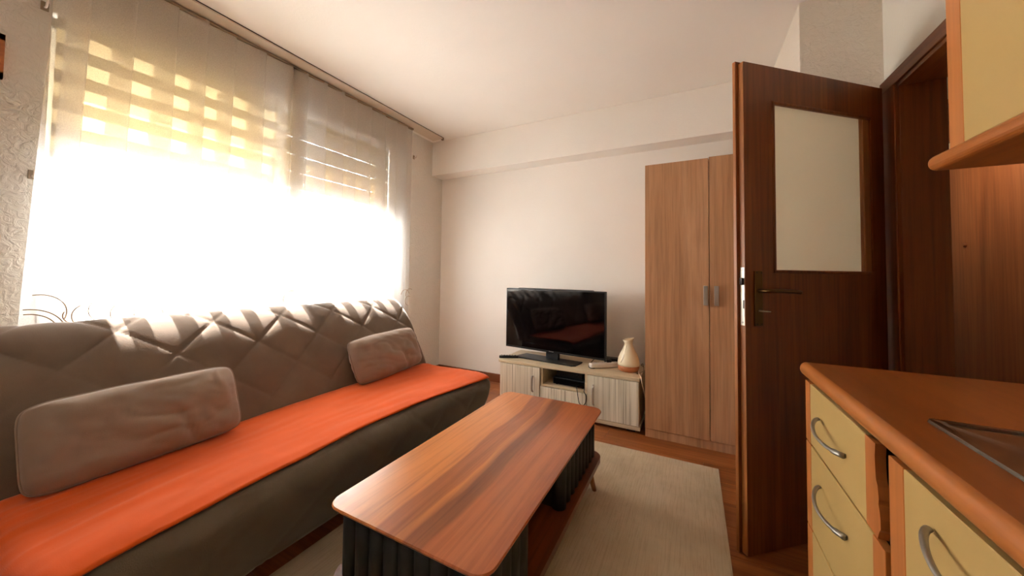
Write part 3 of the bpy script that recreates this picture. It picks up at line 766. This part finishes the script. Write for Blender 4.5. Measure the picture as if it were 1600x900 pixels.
# door frame: casings on the room side, jamb lining in the wall
fr = empty('trim_1', (XD, JY1, 0), kind='structure', label='dark brown door frame around the doorway')
obj('casing', bx(XD - .016, XD, JY1 + .008, 2.324, 0, JZ + .05, bev=.003), m_door, fr)
obj('casing', bx(XD - .016, XD, JY0 - .07, JY0 - .008, 0, JZ + .05, bev=.003), m_door, fr)
obj('head_casing', bx(XD - .018, XD, JY0 - .07, 2.324, JZ - .010, JZ + .05, bev=.003), m_casing, fr)
obj('jamb', bx(XD - .010, XD + .14, JY1 - .022, JY1 + .012, 0, JZ, bev=.002), m_door, fr)
obj('jamb', bx(XD - .010, XD + .14, JY0 - .012, JY0 + .022, 0, JZ, bev=.002), m_door, fr)
obj('head_jamb', bx(XD - .010, XD + .14, JY0, JY1, JZ - .03, JZ + .004, bev=.002), m_casing, fr)
obj('threshold', bx(XD - .01, XD + .14, JY0 + .022, JY1 - .022, 0, .012, bev=.004), m_casing, fr)

HLP = (1.08, 2.80, ZC)  # unseen pendant, added to light the hallway from behind the jamb
hl = empty('hall_fill_lamp', HLP, label='small unseen pendant lamp added to brighten the hallway', cat='lamp')
obj('ceiling_rose', lathe(BM(), [(.045, -.03), (.05, -.002)], HLP), m_white, hl, smooth=True)
obj('cord', cyl(BM(), (HLP[0], HLP[1], ZC - .50), (HLP[0], HLP[1], ZC - .02), .004, None, 8), m_white, hl)
obj('lamp_shade', lathe(BM(), [(.03, -.50), (.06, -.53), (.10, -.60), (.105, -.62), (.098, -.62), (.09, -.60), (.05, -.535), (.02, -.51)], HLP), m_white, hl, smooth=True)
ld = bpy.data.lights.new('hall_fill_bulb', 'POINT'); ld.energy = 6; ld.color = (1, .85, .65); ld.shadow_soft_size = .04
lo = bpy.data.objects.new('hall_fill_bulb', ld); COL.objects.link(lo); lo.parent = hl; lo.location = (0, 0, -.64)
# hallway furniture seen through the doorway
hp = empty('hallway_cupboard', (1.48, 2.97, 0), label='brown wood grain cupboard in the hallway beyond the doorway', cat='cupboard')
obj('door_board', bx(1.47, 1.49, 2.68, 3.27, .02, 1.93, bev=.003), m_hallwood, hp)
obj('knob', cyl(BM(), (1.47, 3.13, 1.35), (1.458, 3.13, 1.35), .014, .010, 14), m_hallwood, hp)
obj('door_board', bx(1.47, 1.49, 2.06, 2.668, .02, 1.93, bev=.003), m_hallwood, hp)
obj('plinth', bx(1.475, 1.495, 2.06, 3.27, 0, .02), m_carc, hp)
hs = empty('hall_shelf', (1.5, 2.9, 2.04), label='dark brown shelf high on the hallway wall', cat='shelf')
obj('shelf_board', bx(1.30, 1.5, 2.0, 3.45, 2.14, 2.17, bev=.003), m_door, hs)
obj('back_rail', bx(1.47, 1.5, 2.0, 3.45, 2.03, 2.14, bev=.003), m_door, hs)

# ------------------------------------------------------------------ kitchen
KX, KY1 = .345, 1.472
def wavy_handle(y0, y1, z, parent, x=KX):
    # twisted bow: root at the far end, S shaped sweep, flattened near end
    n = 26; pts = []; rad = []
    for k in range(n + 1):
        t = k / n; yy = y0 + (y1 - y0) * t
        out = .030 * math.sin(math.pi * min(1, t * 1.02)) ** .75 + .004
        zz = z + .012 * math.cos(t * math.pi * 1.15) * (1 if t < .5 else .8)
        pts.append((x - .018 - out, yy, zz)); rad.append(.0058 * (1 - .25 * math.sin(math.pi * t)) + (.0025 if t > .85 else 0))
    b = tube(BM(), pts, .006, 10, radii=rad, flat=.8)
    h = obj('handle', b, m_handle, parent, smooth=True)
    for yy, zz in ((y0, z + .012), (y1, z - .010)):
        obj('handle_foot', cyl(BM(), (x - .016, yy, zz), (x - .026, yy, zz), .008, .0075, 12), m_handle, h) if False else None
    return h
def front(name, y0, y1, z0, z1, parent, bandL=.048, bandR=.050, x=KX, torn=False):
    f = obj(name, bx(x - .016, x, y0 + (.030 if torn else 0), y1, z0, z1, bev=.0015, seg=1), m_cream, parent)
    e = .0012
    if bandL: obj('edge_band', bx(x - .0172, x - .0005, y1 - bandL, y1 + e, z0 - e, z1 + e, bev=.001, seg=1), m_orangeband, f)
    if bandR and not torn: obj('edge_band', bx(x - .0172, x - .0005, y0 - e, y0 + bandR, z0 - e, z1 + e, bev=.001, seg=1), m_orangeband, f)
    return f
du = empty('drawer_cabinet', (KX + .25, 1.2, 0), label='cream and orange kitchen drawer cabinet at the end of the worktop', cat='cabinet')
b = BM(); box(b, KX + .001, XD - .005, KY1 - .018, KY1, 0.0, .812); box(b, KX + .012, XD - .005, .932, .95, .0, .812); box(b, KX + .012, XD - .005, .932, KY1, .09, .106); box(b, KX + .012, XD - .005, .932, KY1, .795, .812); box(b, KX + .02, KX + .03, .932, KY1, .1, .80)
obj('carcass', b, m_carc, du)
obj('plinth', bx(KX + .05, KX + .066, .932, KY1 - .02, 0, .09), m_carc, du)
dz = [(.620, .806), (.357, .613), (.100, .350)]
for i, (z0, z1) in enumerate(dz):
    yl, yr = KY1 - .003, (.974 if i == 0 else .948)
    f = front('drawer', yr, yl, z0, z1, du, .046, .052, torn=(i == 0))
    zc = z1 - .088
    wavy_handle(1.325, 1.135, zc, f)
    if i == 0:                                           # film on this drawer is chipped along its right edge
        x0, x1 = KX - .0172, KX - .0005
        rag = [(.974, .806), (.978, .78), (.976, .75), (.974, .735), (.968, .725), (.966, .712), (.9645, .70), (.966, .69), (.962, .68), (.9585, .665), (.958, .645), (.964, .638), (.968, .63), (.972, .620)]
        b = BM(); poly = [(1.026, .806)] + [(yy + .004, zz) for yy, zz in rag] + [(1.026, .620)]
        A = [b.verts.new((x0, yy, zz)) for yy, zz in poly]; B = [b.verts.new((x1, yy, zz)) for yy, zz in poly]; n = len(poly)
        for k in range(n): b.faces.new((A[k], A[(k + 1) % n], B[(k + 1) % n], B[k]))
        b.faces.new(A[::-1]); b.faces.new(B)
        obj('edge_band', b, m_orangeband, f, label='orange edge band with a torn, chipped rim')
obj('filler_strip', bx(KX + .012, KX + .018, .930, .975, .107, .794), m_carc, du)
su = empty('sink_cabinet', (KX + .25, .5, 0), label='cream and orange kitchen cabinet under the sink', cat='cabinet')
b = BM(); box(b, KX + .001, XD - .005, .908, .926, 0, .812); box(b, KX + .001, XD - .005, .02, .038, 0, .812); box(b, KX + .012, XD - .005, .02, .926, .09, .106); box(b, KX + .03, KX + .04, .02, .926, .1, .64)
obj('carcass', b, m_carc, su); obj('plinth', bx(KX + .05, KX + .066, .02, .926, 0, .09), m_carc, su)
f = front('door', .480, .924, .100, .806, su, .050, .050); wavy_handle(.790, .60, .742, f)
f = front('door', .024, .474, .100, .806, su, .050, .050); wavy_handle(.36, .17, .742, f)
# worktop with a hole for the sink
SKX0, SKX1, SKY0, SKY1 = .408, .775, .28, 1.003
CT0, CT1 = .318, XD - .002
wt = empty('worktop', (.58, .7, .81), label='reddish brown kitchen worktop with a rounded front edge', cat='worktop')
b = BM(); z0, z1 = .816, .86
hx0, hx1, hy0, hy1 = SKX0 + .02, SKX1 - .02, SKY0 + .02, SKY1 - .02
box(b, CT0 + .018, hx0, -.6, 1.488, z0, z1); box(b, hx1, CT1, -.6, 1.488, z0, z1); box(b, hx0, hx1, hy1, 1.488, z0, z1); box(b, hx0, hx1, -.6, hy0, z0, z1)
obj('slab', b, m_counter, wt)
b = BM(); prof = []
for k in range(13):
    a = R(90 + 180 * k / 12); prof.append((CT0 + .018 + .018 * math.cos(a), .838 + .022 * math.sin(a)))

A = [b.verts.new((x, -.6, z)) for x, z in prof]; B = [b.verts.new((x, 1.488, z)) for x, z in prof]; n = len(prof)
for k in range(n): b.faces.new((A[k], A[(k + 1) % n], B[(k + 1) % n], B[k]))
b.faces.new(A[::-1]); b.faces.new(B)
obj('rounded_nosing', bevel_all(b, .008, 2, 70), m_pelmet, wt, sharp=True)
# sink
sk = empty('kitchen_sink', ((SKX0 + SKX1) / 2, (SKY0 + SKY1) / 2, .86), label='stainless steel sink set into the worktop', cat='sink')
bb = dict(x0=SKX0 + .055, x1=SKX1 - .045, y0=SKY0 + .06, y1=SKY1 - .10)
rg = [(rrect(SKX0, SKX1, SKY0, SKY1, .012), .8605), (rrect(SKX0 + .002, SKX1 - .002, SKY0 + .002, SKY1 - .002, .012), .866), (rrect(SKX0 + .012, SKX1 - .012, SKY0 + .012, SKY1 - .012, .015), .866), (rrect(SKX0 + .016, SKX1 - .016, SKY0 + .016, SKY1 - .016, .015), .8625),
      (rrect(bb['x0'], bb['x1'], bb['y0'], bb['y1'], .075), .861), (rrect(bb['x0'] + .008, bb['x1'] - .008, bb['y0'] + .008, bb['y1'] - .008, .07), .852), (rrect(bb['x0'] + .02, bb['x1'] - .02, bb['y0'] + .02, bb['y1'] - .02, .06), .73), (rrect(bb['x0'] + .045, bb['x1'] - .045, bb['y0'] + .045, bb['y1'] - .045, .05), .705)]
obj('basin', ringsurf(rg), m_steel, sk, sharp=True)
obj('drain', lathe(BM(), [(.03, 0), (.034, .002), (.028, .004), (.02, .003)], ((bb['x0'] + bb['x1']) / 2, .6, .705)), m_chrome, sk, smooth=True)

# upper cabinet with light pelmet
UX, UY1, UZ0 = .57, 1.219, 1.452
uc = empty('wall_cabinet', (.7, .8, UZ0), label='cream and orange wall cabinet above the worktop', cat='cabinet')
obj('carcass', bx(UX, XD - .001, .06, UY1, UZ0, 2.16), m_orangeband, uc)
f = front('door', .70, UY1 - .001, UZ0 + .003, 2.16, uc, .048, .050, x=UX - .001); f = front('door', .18, .694, UZ0 + .003, 2.16, uc, .048, .05, x=UX - .001)
b = BM(); box(b, UX - .042, XD - .001, .06, UY1 + .045, UZ0 - .042, UZ0 - .004)
es = [e for e in b.edges if all(abs(v.co.x - (UX - .042)) < 1e-4 for v in e.verts) or all(abs(v.co.y - (UY1 + .045)) < 1e-4 for v in e.verts)]
bmesh.ops.bevel(b, geom=es, offset=.017, segments=5, affect='EDGES', profile=.5)
obj('pelmet_board', b, m_pelmet, uc, smooth=False)
